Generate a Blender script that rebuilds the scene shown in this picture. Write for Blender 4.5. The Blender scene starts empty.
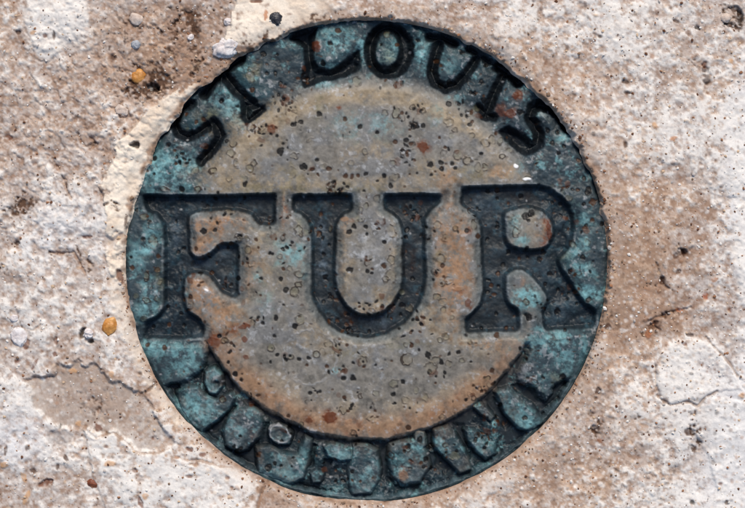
import bpy, math
import numpy as np

# ------------------------------------------------------------------ camera, light, exposure
S = 0.0002                       # one drawing unit (u) = 0.2 mm; the bronze disc is 96 mm across
CX, CY = 372.5, 254.0            # drawing unit that lies at the world origin
def W(x, y, z=0.0):
    return ((x - CX) * S, (CY - y) * S, z * S)

scene = bpy.context.scene
cam_d = bpy.data.cameras.new('camera')
cam = bpy.data.objects.new('camera', cam_d)
scene.collection.objects.link(cam)
cam_d.sensor_width = 36.0
cam_d.lens = 100.0
cam_d.clip_start = 0.01
cam_d.clip_end = 50.0
cam.location = (0, 0, 745 * S * 100 / 36)
cam.rotation_euler = (0, 0, 0)
scene.camera = cam

SUN_EL, SUN_AZ = 50.0, 10.0      # degrees; azimuth clockwise from the top of the picture (+Y)
world = bpy.data.worlds.new('World')
scene.world = world
world.use_nodes = True
wn = world.node_tree
bg = wn.nodes['Background']
sky = wn.nodes.new('ShaderNodeTexSky')
sky.sky_type = 'NISHITA'
sky.sun_disc = False
sky.sun_elevation = math.radians(SUN_EL)
sky.sun_rotation = math.radians(SUN_AZ)
wn.links.new(sky.outputs[0], bg.inputs[0])
bg.inputs[1].default_value = 0.05
sun_d = bpy.data.lights.new('sun', 'SUN')
sun_d.energy = 1.5
sun_d.angle = math.radians(20)
sun_d.color = (1.0, 0.92, 0.82)
sun = bpy.data.objects.new('sun', sun_d)
scene.collection.objects.link(sun)
sun.location = (0, 0.3, 0.6)
sun.rotation_euler = (math.radians(-(90 - SUN_EL)), 0, -math.radians(SUN_AZ))
scene.view_settings.view_transform = 'Standard'
scene.view_settings.look = 'None'
scene.view_settings.gamma = 1.0
scene.view_settings.use_curve_mapping = False
scene.view_settings.exposure = 1.22

# ------------------------------------------------------------------ numpy helpers
rng = np.random.default_rng(7)
F = np.float32
_tab = np.random.default_rng(3).random((16, 256, 256)).astype(F) * 2 - 1

def vnoise(x, y, seed=0):
    t = _tab[seed % 16]
    xi = np.floor(x).astype(np.int32); yi = np.floor(y).astype(np.int32)
    fx = (x - xi).astype(F); fy = (y - yi).astype(F)
    fx = fx * fx * fx * (fx * (fx * 6 - 15) + 10); fy = fy * fy * fy * (fy * (fy * 6 - 15) + 10)
    x0 = xi & 255; x1 = (xi + 1) & 255; y0 = yi & 255; y1 = (yi + 1) & 255
    a = t[x0, y0]; b = t[x1, y0]; c = t[x0, y1]; d = t[x1, y1]
    return (a + (b - a) * fx) * (1 - fy) + (c + (d - c) * fx) * fy

def fbm(X, Y, scale, octv=4, seed=0, gain=0.5):
    out = 0; amp = 1.0; tot = 0; x = X / scale; y = Y / scale
    for i in range(octv):
        out = out + amp * vnoise(x + 17.3 * i, y + 9.1 * i, seed + i)
        tot += amp; amp *= gain
        x, y = (x * 0.8 - y * 0.6) * 2.03, (x * 0.6 + y * 0.8) * 2.03
    return out / tot * 1.6

def cells(X, Y, scale, seed=0):
    """distance to the nearest and second nearest scattered point"""
    x = X / scale; y = Y / scale
    xi = np.floor(x).astype(np.int32); yi = np.floor(y).astype(np.int32)
    ta = _tab[seed % 16]; tb = _tab[(seed + 1) % 16]
    f1 = np.full(x.shape, 9, F); f2 = np.full(x.shape, 9, F)
    for i in (-1, 0, 1):
        for j in (-1, 0, 1):
            px = xi + i; py = yi + j
            d = (px + 0.5 + 0.5 * ta[px & 255, py & 255] - x) ** 2 + (py + 0.5 + 0.5 * tb[px & 255, py & 255] - y) ** 2
            f2 = np.minimum(f2, np.maximum(f1, d)); f1 = np.minimum(f1, d)
    return np.sqrt(f1), np.sqrt(f2)

def sst(a, b, x):
    t = np.clip((x - a) / (b - a), 0, 1)
    return t * t * (3 - 2 * t)

def lin(r, g, b, k=1.0):
    c = np.array([r, g, b], dtype=np.float64) / 255
    return (np.where(c <= 0.04045, c / 12.92, ((c + 0.055) / 1.055) ** 2.4) * k).astype(F)

class Field:
    """a grid carrying height H and colour C, worked on in windows"""
    def __init__(self, xs, ys):
        self.xs, self.ys = xs.astype(F), ys.astype(F)
        self.X, self.Y = np.meshgrid(self.xs, self.ys)
        self.H = np.zeros(self.X.shape, F)
        self.C = np.zeros(self.X.shape + (3,), F)
    def win(self, x0, y0, x1, y1):
        return (slice(max(0, np.searchsorted(self.ys, y0)), np.searchsorted(self.ys, y1) + 1),
                slice(max(0, np.searchsorted(self.xs, x0)), np.searchsorted(self.xs, x1) + 1))
    def poly(self, pts, margin=14, far=60.0, closed=True):
        """signed distance to a polygon (negative inside), far outside its window"""
        p = np.array(pts, F)
        w = self.win(p[:, 0].min() - margin, p[:, 1].min() - margin, p[:, 0].max() + margin, p[:, 1].max() + margin)
        X = self.X[w]; Y = self.Y[w]
        d = np.full(X.shape, 1e9, F); ins = np.zeros(X.shape, bool)
        n = len(p)
        for i in range(n if closed else n - 1):
            a = p[i]; b = p[(i + 1) % n]; e = b - a
            wx = X - a[0]; wy = Y - a[1]
            t = np.clip((wx * e[0] + wy * e[1]) / max(e @ e, 1e-6), 0, 1)
            d = np.minimum(d, (wx - e[0] * t) ** 2 + (wy - e[1] * t) ** 2)
            if closed:
                c = (a[1] > Y) != (b[1] > Y)
                if e[1] != 0:
                    ins ^= c & (X < a[0] + (Y - a[1]) * e[0] / e[1])
        d = np.sqrt(d)
        out = np.full(self.X.shape, far, F)
        out[w] = np.where(ins, -d, d)
        return out
    def tint(self, col, m):
        m = np.asarray(m, F)[..., None]
        self.C += (col - self.C) * m
    def patch(self, x, y, rx, ry, col, a, rough=0.5, soft=1.0, noise=None, wisp=None):
        """irregular soft-edged stain"""
        w = self.win(x - rx * 2, y - ry * 2, x + rx * 2, y + ry * 2)
        d = np.sqrt(((self.X[w] - x) / rx) ** 2 + ((self.Y[w] - y) / ry) ** 2) + rough * noise[w]
        m = a * sst(1 + 0.6 * soft, 1 - 0.75 * soft, d)
        if wisp is not None: m = m * np.clip(.62 + 1.1 * wisp[w], .06, 1.15)
        m = np.minimum(m, 1)
        self.C[w] += (col - self.C[w]) * m[..., None]
        return w, m
    def spot(self, x, y, rx, ry, rot, col, a, dh, ring=0, inner=None):
        """small mark: solid (ring=0) or an outline of the given width; moves the surface by dh"""
        q = max(rx, ry) + 3
        w = self.win(x - q, y - q, x + q, y + q)
        c, s = math.cos(rot), math.sin(rot)
        X = self.X[w] - x; Y = self.Y[w] - y
        d = np.sqrt(((X * c + Y * s) / rx) ** 2 + ((Y * c - X * s) / ry) ** 2)
        d = (d - 1) * (rx + ry) * 0.5 + min(1.3, .32 * (rx + ry) * .5 + .12) * vnoise(self.X[w] / 2.6, self.Y[w] / 2.6, 5)
        if ring:
            if inner is not None:
                mi = sst(0.5, -1.2, d) * inner[1]
                self.C[w] += (inner[0] - self.C[w]) * mi[..., None]
            gap = np.clip(0.75 + 1.1 * vnoise(self.X[w] / 4 + x, self.Y[w] / 4, 9), 0.1, 1)
            m = sst(ring, ring * 0.3, np.abs(d)) * gap
        else:
            m = sst(1.0, -0.4, d)
        self.C[w] += (col - self.C[w]) * (m * a)[..., None]
        self.H[w] += dh * m

def mesh_from(name, co, faces, mat, parent=None, col=None, smooth=True):
    me = bpy.data.meshes.new(name)
    nf, k = faces.shape
    me.vertices.add(len(co)); me.vertices.foreach_set('co', co.astype(F).ravel())
    me.loops.add(nf * k); me.loops.foreach_set('vertex_index', faces.astype(np.int32).ravel())
    me.polygons.add(nf); me.polygons.foreach_set('loop_start', np.arange(0, nf * k, k, dtype=np.int32))
    me.update(calc_edges=True)
    me.polygons.foreach_set('use_smooth', np.full(nf, smooth))
    if col is not None:
        at = me.color_attributes.new('surface_colour', 'FLOAT_COLOR', 'POINT')
        rgba = np.ones((len(co), 4), F); rgba[:, :3] = np.clip(col, 0.003, 0.85)
        at.data.foreach_set('color', rgba.ravel())
    me.materials.append(mat)
    o = bpy.data.objects.new(name, me)
    scene.collection.objects.link(o)
    if parent is not None:
        o.parent = parent
        o.matrix_parent_inverse = parent.matrix_world.inverted()
    return o

def grid_part(name, fld, quadmask, mat, parent, PX, PY):
    """the quads of a field picked by quadmask as one mesh"""
    ny, nx = fld.X.shape
    jj, ii = np.nonzero(quadmask)
    v = jj * nx + ii
    faces = np.stack([v, v + nx, v + nx + 1, v + 1], 1)
    used, inv = np.unique(faces, return_inverse=True)
    faces = inv.reshape(faces.shape)
    co = np.stack([(PX.ravel()[used] - CX) * S, (CY - PY.ravel()[used]) * S, fld.H.ravel()[used] * S], 1)
    return mesh_from(name, co, faces, mat, parent, fld.C.reshape(-1, 3)[used])

# ------------------------------------------------------------------ materials
def node_mat(name, rough, spec, grain_scale, grain_amt, bump, bump_scale, attr=True, base=(0.5, 0.5, 0.5), tints=None):
    m = bpy.data.materials.new(name); m.use_nodes = True
    nt = m.node_tree; b = nt.nodes['Principled BSDF']
    tc = nt.nodes.new('ShaderNodeTexCoord')
    src = None
    if attr:
        a = nt.nodes.new('ShaderNodeVertexColor'); a.layer_name = 'surface_colour'; src = a.outputs['Color']
    n1 = nt.nodes.new('ShaderNodeTexNoise'); n1.inputs['Scale'].default_value = grain_scale
    n1.inputs['Detail'].default_value = 4; n1.inputs['Roughness'].default_value = 0.65
    nt.links.new(tc.outputs['Object'], n1.inputs['Vector'])
    mr = nt.nodes.new('ShaderNodeMapRange')
    mr.inputs['From Min'].default_value = 0.25; mr.inputs['From Max'].default_value = 0.75
    mr.inputs['To Min'].default_value = 1 - grain_amt; mr.inputs['To Max'].default_value = 1 + grain_amt
    nt.links.new(n1.outputs['Fac'], mr.inputs['Value'])
    mx = nt.nodes.new('ShaderNodeVectorMath'); mx.operation = 'SCALE'
    if src is not None:
        nt.links.new(src, mx.inputs[0])
    elif tints is not None:
        n3 = nt.nodes.new('ShaderNodeTexNoise'); n3.inputs['Scale'].default_value = grain_scale * 0.3
        nt.links.new(tc.outputs['Object'], n3.inputs['Vector'])
        cr = nt.nodes.new('ShaderNodeValToRGB')
        cr.color_ramp.elements[0].position = 0.35; cr.color_ramp.elements[1].position = 0.65
        cr.color_ramp.elements[0].color = (*[float(v) for v in base], 1); cr.color_ramp.elements[1].color = (*[float(v) for v in tints], 1)
        nt.links.new(n3.outputs['Fac'], cr.inputs['Fac']); nt.links.new(cr.outputs['Color'], mx.inputs[0])
    else:
        mx.inputs[0].default_value = [float(v) for v in base]
    nt.links.new(mr.outputs['Result'], mx.inputs['Scale'])
    nt.links.new(mx.outputs['Vector'], b.inputs['Base Color'])
    n2 = nt.nodes.new('ShaderNodeTexNoise'); n2.inputs['Scale'].default_value = bump_scale
    n2.inputs['Detail'].default_value = 3
    nt.links.new(tc.outputs['Object'], n2.inputs['Vector'])
    bp = nt.nodes.new('ShaderNodeBump'); bp.inputs['Strength'].default_value = bump; bp.inputs['Distance'].default_value = 0.0002
    nt.links.new(n2.outputs['Fac'], bp.inputs['Height']); nt.links.new(bp.outputs['Normal'], b.inputs['Normal'])
    rr = nt.nodes.new('ShaderNodeMapRange')
    rr.inputs['To Min'].default_value = rough - 0.12; rr.inputs['To Max'].default_value = min(1, rough + 0.12)
    nt.links.new(n1.outputs['Fac'], rr.inputs['Value']); nt.links.new(rr.outputs['Result'], b.inputs['Roughness'])
    b.inputs['Specular IOR Level'].default_value = spec
    return m

M_BRONZE = node_mat('patinated_bronze', 0.5, 0.26, 2600, 0.09, 0.07, 2000)
M_MORTAR = node_mat('weathered_mortar', 0.92, 0.2, 3000, 0.12, 0.2, 3000)

def tag(o, label=None, cat=None, group=None, kind=None):
    if label: o['label'] = label
    if cat: o['category'] = cat
    if group: o['group'] = group
    if kind: o['kind'] = kind
    return o

# ------------------------------------------------------------------ the mortar ground
MX, MY, R = 366.5, 261.0, 241.0          # bronze disc: centre and radius
def axis(a, b, step, out):
    t = [0.0]; s = step
    while t[-1] < out:
        s = min(s * 1.09, 7.0); t.append(t[-1] + s)
    t = np.array(t[1:])
    return np.concatenate([a - t[::-1], np.arange(a, b + step / 2, step), b + t])
G = Field(axis(-25, 770, 1.0, 620), axis(-25, 533, 1.0, 620))
gx, gy = G.X, G.Y
gr = np.hypot(gx - MX, gy - MY)
nA = fbm(gx, gy, 70, 4, 1); nB = fbm(gx, gy, 22, 4, 4); nC = fbm(gx, gy, 7, 4, 7); nD = fbm(gx, gy, 2.6, 2, 2)
wx = gx + 5 * nC + 2.5 * nD; wy = gy + 5 * fbm(gx, gy, 7, 4, 11) + 2.5 * fbm(gx, gy, 2.6, 2, 6)
def gauss(lst):
    o = np.zeros(gx.shape, F)
    for x, y, rx, ry, a in lst:
        o += a * np.exp(-((wx - x) / rx) ** 2 - ((wy - y) / ry) ** 2)
    return o
# pale lime bloom against brown sand: where each shows
white = 0.42 + 0.30 * nA + 0.34 * nB + 0.26 * nC + gauss([
    (62, 25, 34, 24, .8), (20, 60, 30, 30, .1), (60, 190, 40, 30, .25), (70, 235, 50, 35, .35), (45, 320, 60, 40, .3),
    (15, 390, 40, 60, .35), (200, 490, 60, 28, .8), (100, 455, 40, 22, .4), (30, 440, 50, 40, .3),
    (740, 170, 22, 90, 1.0), (745, 40, 10, 50, .2), (735, 450, 60, 90, .9), (690, 375, 34, 30, .7), (600, 30, 50, 40, .55),
    (680, 130, 26, 26, .5), (625, 120, 30, 30, .35), (680, 500, 50, 25, .4), (640, 370, 40, 30, .3), (520, 20, 40, 20, .15),
    (640, 270, 48, 90, -.7), (700, 250, 30, 60, -.35), (500, 45, 60, 22, -.15), (590, 440, 50, 60, -.35),
    (150, 40, 40, 60, -.45), (180, 70, 40, 40, -.5), (110, 400, 40, 25, -.45), (95, 380, 40, 16, -.3), (60, 490, 45, 20, -.25),
    (545, 70, 70, 26, -.2), (660, 325, 40, 10, -.5), (420, 10, 60, 10, -.3), (40, 130, 60, 30, -.2), (330, 504, 50, 14, -.1)])
warm = 0.35 + 0.4 * nB + 0.3 * fbm(gx, gy, 40, 3, 12) + gauss([
    (560, 60, 90, 50, .3), (640, 280, 60, 120, .45), (560, 470, 70, 40, .45), (170, 60, 50, 60, .4), (120, 30, 90, 80, .15),
    (60, 480, 70, 50, -.25), (40, 90, 60, 60, -.1), (60, 220, 60, 60, -.3), (740, 400, 60, 150, -.7), (160, 430, 30, 30, .4), (330, 500, 120, 14, .35)])
warm = np.clip(warm, 0, 1)
K = 0.80
cWhite = lin(248, 242, 234, K); cGrey = lin(204, 190, 180, K); cTan = lin(202, 172, 148, K); cBrown = lin(160, 126, 102, K)
cDark = lin(88, 62, 46, K); cCream = lin(247, 233, 214, .9)
G.C[:] = cGrey
G.tint(cTan, warm)
G.tint(cBrown, sst(0.22, -0.40, white + 0.42 * nC + 0.35 * nD) * 0.75)
G.tint(cWhite, sst(0.30, 1.0, white + 0.34 * nC + 0.30 * nD) * .9)
G.tint(cGrey * .9, sst(.2, .9, fbm(gx, gy, 9, 4, 14)) * .35)
sp = fbm(gx, gy, 3.0, 3, 15, .75)
G.tint(lin(150, 118, 96, K), sst(.35, .95, sp - .25 * (white - .5)) * .6)
G.tint(cWhite, sst(.40, .95, -sp + .2 * (white - .5)) * .55)
# cool bloom on the far right edge and lower left
G.tint(lin(228, 232, 240, K), np.clip(gauss([(745, 180, 16, 90, .5), (745, 450, 45, 80, .6), (15, 440, 30, 30, .4), (60, 235, 40, 30, .3)]), 0, 1) * sst(.4, .8, white))

f1, f2 = cells(wx * 0.55 + gx * 0.45, wy * 0.55 + gy * 0.45, 15, 3)
lump = gauss([(80, 110, 110, 110, 1.0), (180, 50, 60, 50, .8), (30, 220, 60, 50, .5)])
lump = np.clip(lump, 0, 1)
G.H += 2.0 + 2.4 * nA + 1.5 * nB + 0.42 * nC + 0.2 * nD
G.H += lump * (1.5 * sst(0.02, 0.3, f2 - f1) - 1.2 + 1.0 * nC)
G.H += 4.0 * np.exp(-((gr - R) / 34) ** 2) * sst(-0.2, 0.8, ((gx - MX) - (gy - MY)) / np.maximum(gr, 1))   # mortar stands above the upper right rim
G.H += 1.2 * sst(0.3, 0.9, white)

# recessed, scaled-off areas and plaster edges: signed distance + warp
def warp(d, a=1.0):
    return d + a * (1.6 * nC + 0.7 * nD)
scaled = warp(G.poly([(24, 380), (38, 376), (54, 375), (57, 364), (70, 363), (79, 360), (86, 365), (94, 363), (102, 370), (109, 380),
                      (120, 380), (138, 391), (150, 402), (163, 424), (178, 444), (172, 447), (160, 452), (144, 453), (136, 451), (128, 442),
                      (114, 432), (96, 437), (84, 427), (60, 430), (35, 410)], 20))
m = sst(1.0, -2.6, scaled + 1.5 * nB)
G.H -= (4.2 + 1.2 * nB + .8 * nC) * m
G.tint(lin(178, 160, 146, K), 0.62 * sst(1, -3, scaled + 3 * nC) * sst(-.9, .3, nB + .6 * nC + .2))
slab = warp(G.poly([(84, 428), (96, 438), (114, 433), (128, 443), (136, 452), (144, 454), (160, 452), (172, 446), (176, 456), (188, 459),
                    (191, 464), (201, 460), (219, 466), (231, 466), (239, 472), (263, 486), (258, 510), (250, 540), (120, 540), (95, 480)], 20))
G.H += 2.2 * sst(0.6, -1.4, slab)
G.tint(cWhite, 0.72 * sst(1, -2.5, slab) * sst(-.55, .1, nC + .5 * nB))
flake = warp(G.poly([(656, 380), (654, 360), (668, 342), (686, 338), (702, 337), (710, 343), (724, 357), (736, 375), (745, 392), (722, 390),
                     (706, 395), (696, 404), (688, 399), (670, 404), (658, 396)], 20))
G.H += 1.8 * sst(1.2, -2.6, flake + 2 * nB)
G.tint(cWhite, 0.55 * sst(3, -6, flake + 3 * nB) * sst(-.6, .2, nC + .4 * nB))
lowr = warp(G.poly([(700, 405), (712, 397), (730, 399), (775, 405), (775, 540), (700, 540), (716, 490), (705, 450), (690, 425)], 20))
G.H += 1.8 * sst(0.6, -1.8, lowr)
G.tint(cWhite, 0.6 * sst(2, -6, lowr))
whitep = warp(G.poly([(30, -30), (88, -30), (89, 15), (92, 32), (75, 42), (58, 55), (49, 63), (36, 58), (30, 40), (22, 20)], 20), 1.6)
G.H += 1.6 * sst(1, -2, whitep)
G.tint(cWhite, 0.8 * sst(1.5, -4, whitep + 4 * np.abs(nC)))
edge_r = warp(G.poly([(728, 95), (726, 130), (730, 160), (728, 190), (736, 215), (733, 250), (740, 290), (800, 300), (800, 90)], 20), 2.2)
G.tint(cWhite, 0.8 * sst(2, -3, edge_r))
# the cream plaster collar at the upper left of the disc
collar = warp(G.poly([(200, 84), (188, 86), (176, 92), (160, 100), (147, 111), (141, 119), (130, 132), (119, 140), (113, 143), (116, 152),
                      (110, 162), (104, 175), (100, 186), (103, 200), (106, 212), (104, 240), (108, 270), (108, 300), (116, 330), (136, 368),
                      (150, 395), (175, 425), (210, 440), (190, 250), (230, 120)], 20), .9) + 4.0 * np.abs(fbm(gx, gy, 13, 4, 5)) - 1.2
collar2 = warp(G.poly([(234, -30), (234, 4), (231, 20), (226, 32), (224, 40), (233, 50), (238, 62), (260, 60), (300, 34), (345, 30),
                       (352, 12), (335, 4), (320, -8), (325, -30)], 20), .9) + 4.0 * np.abs(fbm(gx, gy, 13, 4, 5)) - 1.2
cm = np.maximum(sst(0.6, -1.5, collar) * sst(-.15, .25, (255 - gy) / 90 + .5 * nB + .25 * nC), sst(0.8, -1.5, collar2) * sst(350, 300, gx))
G.H += cm * (3.4 - 1.6 * nB)
G.H += -cm * 0.3 * nC
G.tint(cCream, np.clip(cm * 0.92 * sst(-1.1, -.2, nC + .6 * nB + .3), 0, 1))
G.tint(cCream, 0.55 * sst(1, -5, collar) * sst(150, 300, gy))
G.tint(lin(214, 186, 158, K), cm * 0.4 * sst(0.0, .7, nB))
G.tint(cBrown, cm * sst(12, 2, gr - R + 5 * nC) * sst(.0, .6, fbm(gx, gy, 10, 4, 8)) * .85)
G.H -= 2.5 * cm * sst(11, 2, gr - R + 5 * nC) * sst(.0, .6, fbm(gx, gy, 10, 4, 8))
# brown dirt in the rough patch above the collar and along the rim
dirt = gauss([(147, 86, 18, 16, 1.1), (190, 22, 14, 16, 1.1), (170, 58, 12, 10, .6), (168, 33, 12, 6, .7), (192, 40, 12, 8, .7), (160, 78, 26, 14, .5),
              (210, 62, 20, 12, .7), (222, 20, 8, 14, .6), (135, 22, 14, 12, .5), (110, 35, 30, 30, .15), (27, 200, 13, 8, 1.0), (20, 212, 12, 6, .8),
              (90, 264, 7, 7, .8), (60, 253, 12, 4, .7), (80, 258, 6, 10, .6), (68, 190, 5, 14, .5), (108, 150, 6, 7, .8), (6, 275, 10, 8, .8),
              (735, 17, 12, 10, .9), (700, 65, 12, 8, .5), (652, 330, 12, 8, .8), (675, 314, 16, 6, .7), (610, 320, 16, 14, .6), (685, 252, 9, 6, .8),
              (662, 280, 6, 12, .6), (600, 425, 12, 14, .6), (640, 430, 20, 10, .35), (700, 440, 8, 34, .5), (600, 395, 16, 10, .4), (118, 205, 8, 3, .5),
              (240, 52, 16, 7, .6), (270, 40, 20, 7, .6), (330, 18, 30, 5, .5), (262, 500, 5, 12, .5), (100, 405, 16, 10, .4), (285, 505, 14, 6, .5)])
dm = np.clip(dirt * (0.75 + 0.9 * nC + 0.5 * nD), 0, 1)
G.tint(cBrown, dm * 0.85); G.tint(cDark, sst(.35, .9, dm + .35 * nD + .2 * nC) * 0.9)
G.H -= (2.6 + 2.2 * nC + 1.2 * nD) * dm
rimdirt = np.exp(-((gr - R - 1) / 2.6) ** 2) * sst(-.5, .5, fbm(gx, gy, 12, 3, 13) + .1)
G.tint(cBrown, rimdirt * 0.85)
G.tint(cDark, np.exp(-((gr - R) / 2.2) ** 2) * sst(.0, .8, fbm(gx, gy, 9, 3, 2)) * .7)
rimtan = np.exp(-((gr - R) / (11 + 26 * sst(0, .9, (gx - MX) / np.maximum(gr, 1)))) ** 2) * (1 - cm)
G.tint(lin(176, 146, 122, K), rimtan * 0.5 * sst(-.6, .3, nC + .3))

# cracks and lips of flaked layers
def crack(pts, wd, depth, a, col=cDark):
    d = G.poly(pts, 8, closed=False) + 0.8 * nC + 0.4 * nD
    m = sst(wd + 0.5, wd * 0.3, d)
    G.H[...] -= depth * m
    G.tint(col, a * m)
crack([(142, 393), (148, 391), (154, 384), (156, 378)], 0.9, 2, .7)
crack([(265, 484), (262, 492), (259, 500), (256, 520)], 1.1, 3, .7, cBrown)
crack([(78, 133), (80, 142), (90, 150), (97, 144), (90, 138)], 1.0, 2.5, .5, cBrown)
crack([(52, 158), (62, 176), (68, 182), (84, 176)], 0.9, 2, .5, cBrown)
crack([(62, 176), (66, 188), (72, 200)], 1.4, 2.5, .55, cBrown)
crack([(126, 105), (130, 117), (120, 118), (117, 108), (122, 102)], 0.9, 2, .45, cBrown)
crack([(50, 252), (60, 254), (74, 252), (80, 264), (84, 272)], 1.3, 2.5, .6, cBrown)
crack([(18, 318), (22, 328), (34, 330), (41, 324)], 0.8, 2, .4, cBrown)
crack([(706, 337), (712, 345), (724, 357), (731, 366), (737, 376)], 1.6, 2.5, .6, lin(150, 120, 100, K))
crack([(656, 396), (670, 405), (688, 401), (697, 406), (705, 397), (716, 391)], 1.4, 2.5, .6, lin(150, 120, 100, K))
crack([(655, 366), (655, 382), (659, 396)], 0.9, 2, .5, cBrown)
crack([(656, 262), (660, 275), (664, 285), (672, 290)], 1.0, 2.5, .5, cDark)
crack([(660, 330), (648, 322), (656, 318), (672, 312), (690, 308)], 1.6, 2.5, .5, cBrown)
crack([(95, 143), (88, 146)], 1.2, 3, .5)
crack([(57, 364), (58, 374), (54, 376), (38, 377), (26, 381)], 1.0, .6, .35, cBrown)
crack([(57, 364), (70, 363), (79, 360), (86, 365), (94, 363), (102, 370), (109, 380)], 1.0, .6, .35, cBrown)
crack([(84, 427), (96, 437), (114, 432), (128, 442), (136, 451), (144, 453), (160, 452), (172, 447), (175, 456), (188, 460), (201, 460), (219, 466), (232, 467)], 1.1, 1.5, .6, cBrown)
crack([(190, 464), (197, 463)], 1.3, 2, .6, cBrown)
crack([(110, 162), (104, 175), (100, 186), (103, 200)], 1.0, 1.0, .35, cBrown)
crack([(147, 111), (141, 119), (130, 132), (119, 140)], 1.2, 2.0, .6, cBrown)

# holes and mineral specks that can be made out one by one: x, y, rx, ry, rot, colour, depth
HO = lin(30, 20, 16); BR = lin(108, 62, 40); OR = lin(216, 168, 122, K); BK = lin(70, 44, 32)
for x, y, rx, ry, rot, c, dh in [
    (154, 87, 6, 4.5, .3, HO, -9), (136, 145, 4.5, 3, .2, HO, -8), (83, 333, 2.6, 4.5, .4, HO, -5), (91, 341, 3, 2, 0, HO, -5), (47, 482, 8, 3, -.35, BR, -3),
    (27, 344, 3.2, 5, .1, BR, -2), (56, 340, 2, 4, .2, BR, -2), (17, 361, 3, 1.8, 0, BR, -1), (35, 364, 1.6, 5, .5, BR, -1), (55, 354, 2, 2, 0, BR, -1),
    (98, 428, 3.6, 4, 0, BR, 1), (141, 502, 2.4, 6, -.4, BR, -2), (136, 470, 2.4, 2, 0, BR, -2), (6, 450, 1.5, 4, .1, BK, -2), (60, 426, 1, 3, 0, HO, -2),
    (34, 471, 3, 2, .3, BK, -1.5), (58, 467, 1.6, 3, .2, BK, -1.5), (28, 448, 2, 3, .6, BK, -1.5), (66, 458, 2, 3, -.3, BK, -1.5), (107, 446, 2, 1.6, 0, BR, -1),
    (45, 36, 1.6, 1.6, 0, BR, -2), (54, 36, 1.1, 4, 0, BK, -2), (18, 32, 2, 2, 0, BK, -2), (113, 58, 2.5, 3, .3, BK, -2.5), (9, 137, 3, 2.5, .5, BR, -2),
    (107, 204, 3, 1.4, -.5, BK, -2), (88, 237, 4, 2, 0, BR, -2), (18, 243, 3, 2.2, 0, BK, -3), (120, 276, 3, 7, -.2, BR, -2.5), (126, 221, 1.5, 5, .2, BK, -2),
    (154, 438, 2, 1.6, 0, BR, -1.5), (190, 476, 3, 1.5, 0, BR, -1.5), (228, 477, 2, 1.6, 0, BR, -1.5), (232, 487, 1.5, 1, 0, BR, -1.5), (190, 449, 4, 2, .3, BR, -1.5),
    (203, 454, 3, 2, 0, BR, -1.5), (140, 373, 1.6, 1.2, 0, BK, -2), (192, 75, 2, 2, 0, BK, -3), (266, 15, 2, 5, 0, lin(178, 112, 66), 0), (256, 2, 6, 1.5, 0, BR, -1),
    (697, 28, 2.5, 2, 0, HO, -3), (729, 25, 6, 2.5, .3, HO, -3), (740, 18, 3, 7, .1, HO, -3), (735, 9, 5, 2.5, 0, BK, -3), (705, 70, 4, 3, 0, BK, -2),
    (707, 79, 3.5, 4, 0, lin(110, 96, 88), 1), (654, 126, 2, 2.5, 0, OR, 1), (672, 139, 4, 2, -.4, lin(176, 124, 88), 1), (625, 145, 2, 3, 0, BK, -2), (704, 65, 2, 3, 0, BR, -2),
    (684, 252, 3, 3, 0, BK, -3), (676, 256, 2.5, 3, 0, BK, -2), (678, 272, 2.5, 2.5, 0, BK, -2), (662, 281, 3, 4, .3, BK, -2), (705, 296, 2.5, 3, 0, lin(150, 74, 34), -1),
    (714, 280, 3, 2, 0, lin(176, 124, 88), 0), (730, 310, 2, 2, 0, BR, -1), (607, 327, 4, 3, 0, BK, -2), (648, 334, 3, 4, 0, lin(150, 96, 66), 1), (656, 322, 3, 2.5, 0, BK, -2),
    (679, 310, 3, 2, 0, lin(170, 100, 60), 0), (598, 391, 2.5, 3.5, 0, BK, -2), (692, 502, 2, 2, 0, HO, -2), (726, 502, 2, 1.6, 0, BK, -2), (600, 440, 3, 2, 0, lin(140, 90, 62), 0),
    (741, 395, 3, 2, 0, OR, 1), (684, 344, 2, 2, 0, BR, -1), (690, 335, 5, 1.6, .1, BK, -2), (688, 431, 3, 4, -.4, BK, -1.5), (720, 483, 2, 1.5, 0, BR, -1),
    (676, 22, 3.5, 1.5, .5, BK, -1.5), (600, 37, 1.6, 1.6, 0, BK, -2), (625, 82, 3.5, 1.6, .2, BK, -1.5), (627, 93, 4, 1.5, .1, BK, -1.5), (731, 62, 2.5, 2, 0, OR, 0),
    (4, 465, 4, 3, 0, OR, 1), (110, 463, 5, 3, 0, OR, .5), (27, 497, 2.4, 7, .35, OR, .5), (24, 477, 2.2, 6, -.4, OR, .3), (78, 424, 3, 3, 0, OR, .5),
    (72, 371, 4, 2, 0, OR, .5), (112, 374, 3, 3, 0, OR, .5), (33, 33, 3, 2, 0, OR, .5), (146, 496, 3, 3, 0, OR, .5), (740, 12, 2, 3, 0, BK, -2)]:
    G.spot(x, y, rx, ry, rot, c, .78, dh)
G.spot(707, 79, 4, 4.5, 0, BK, .7, -1.5, 1.3)
G.spot(60, 437, 12, 8, 0, lin(170, 160, 154, K), .5, -1)

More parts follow.
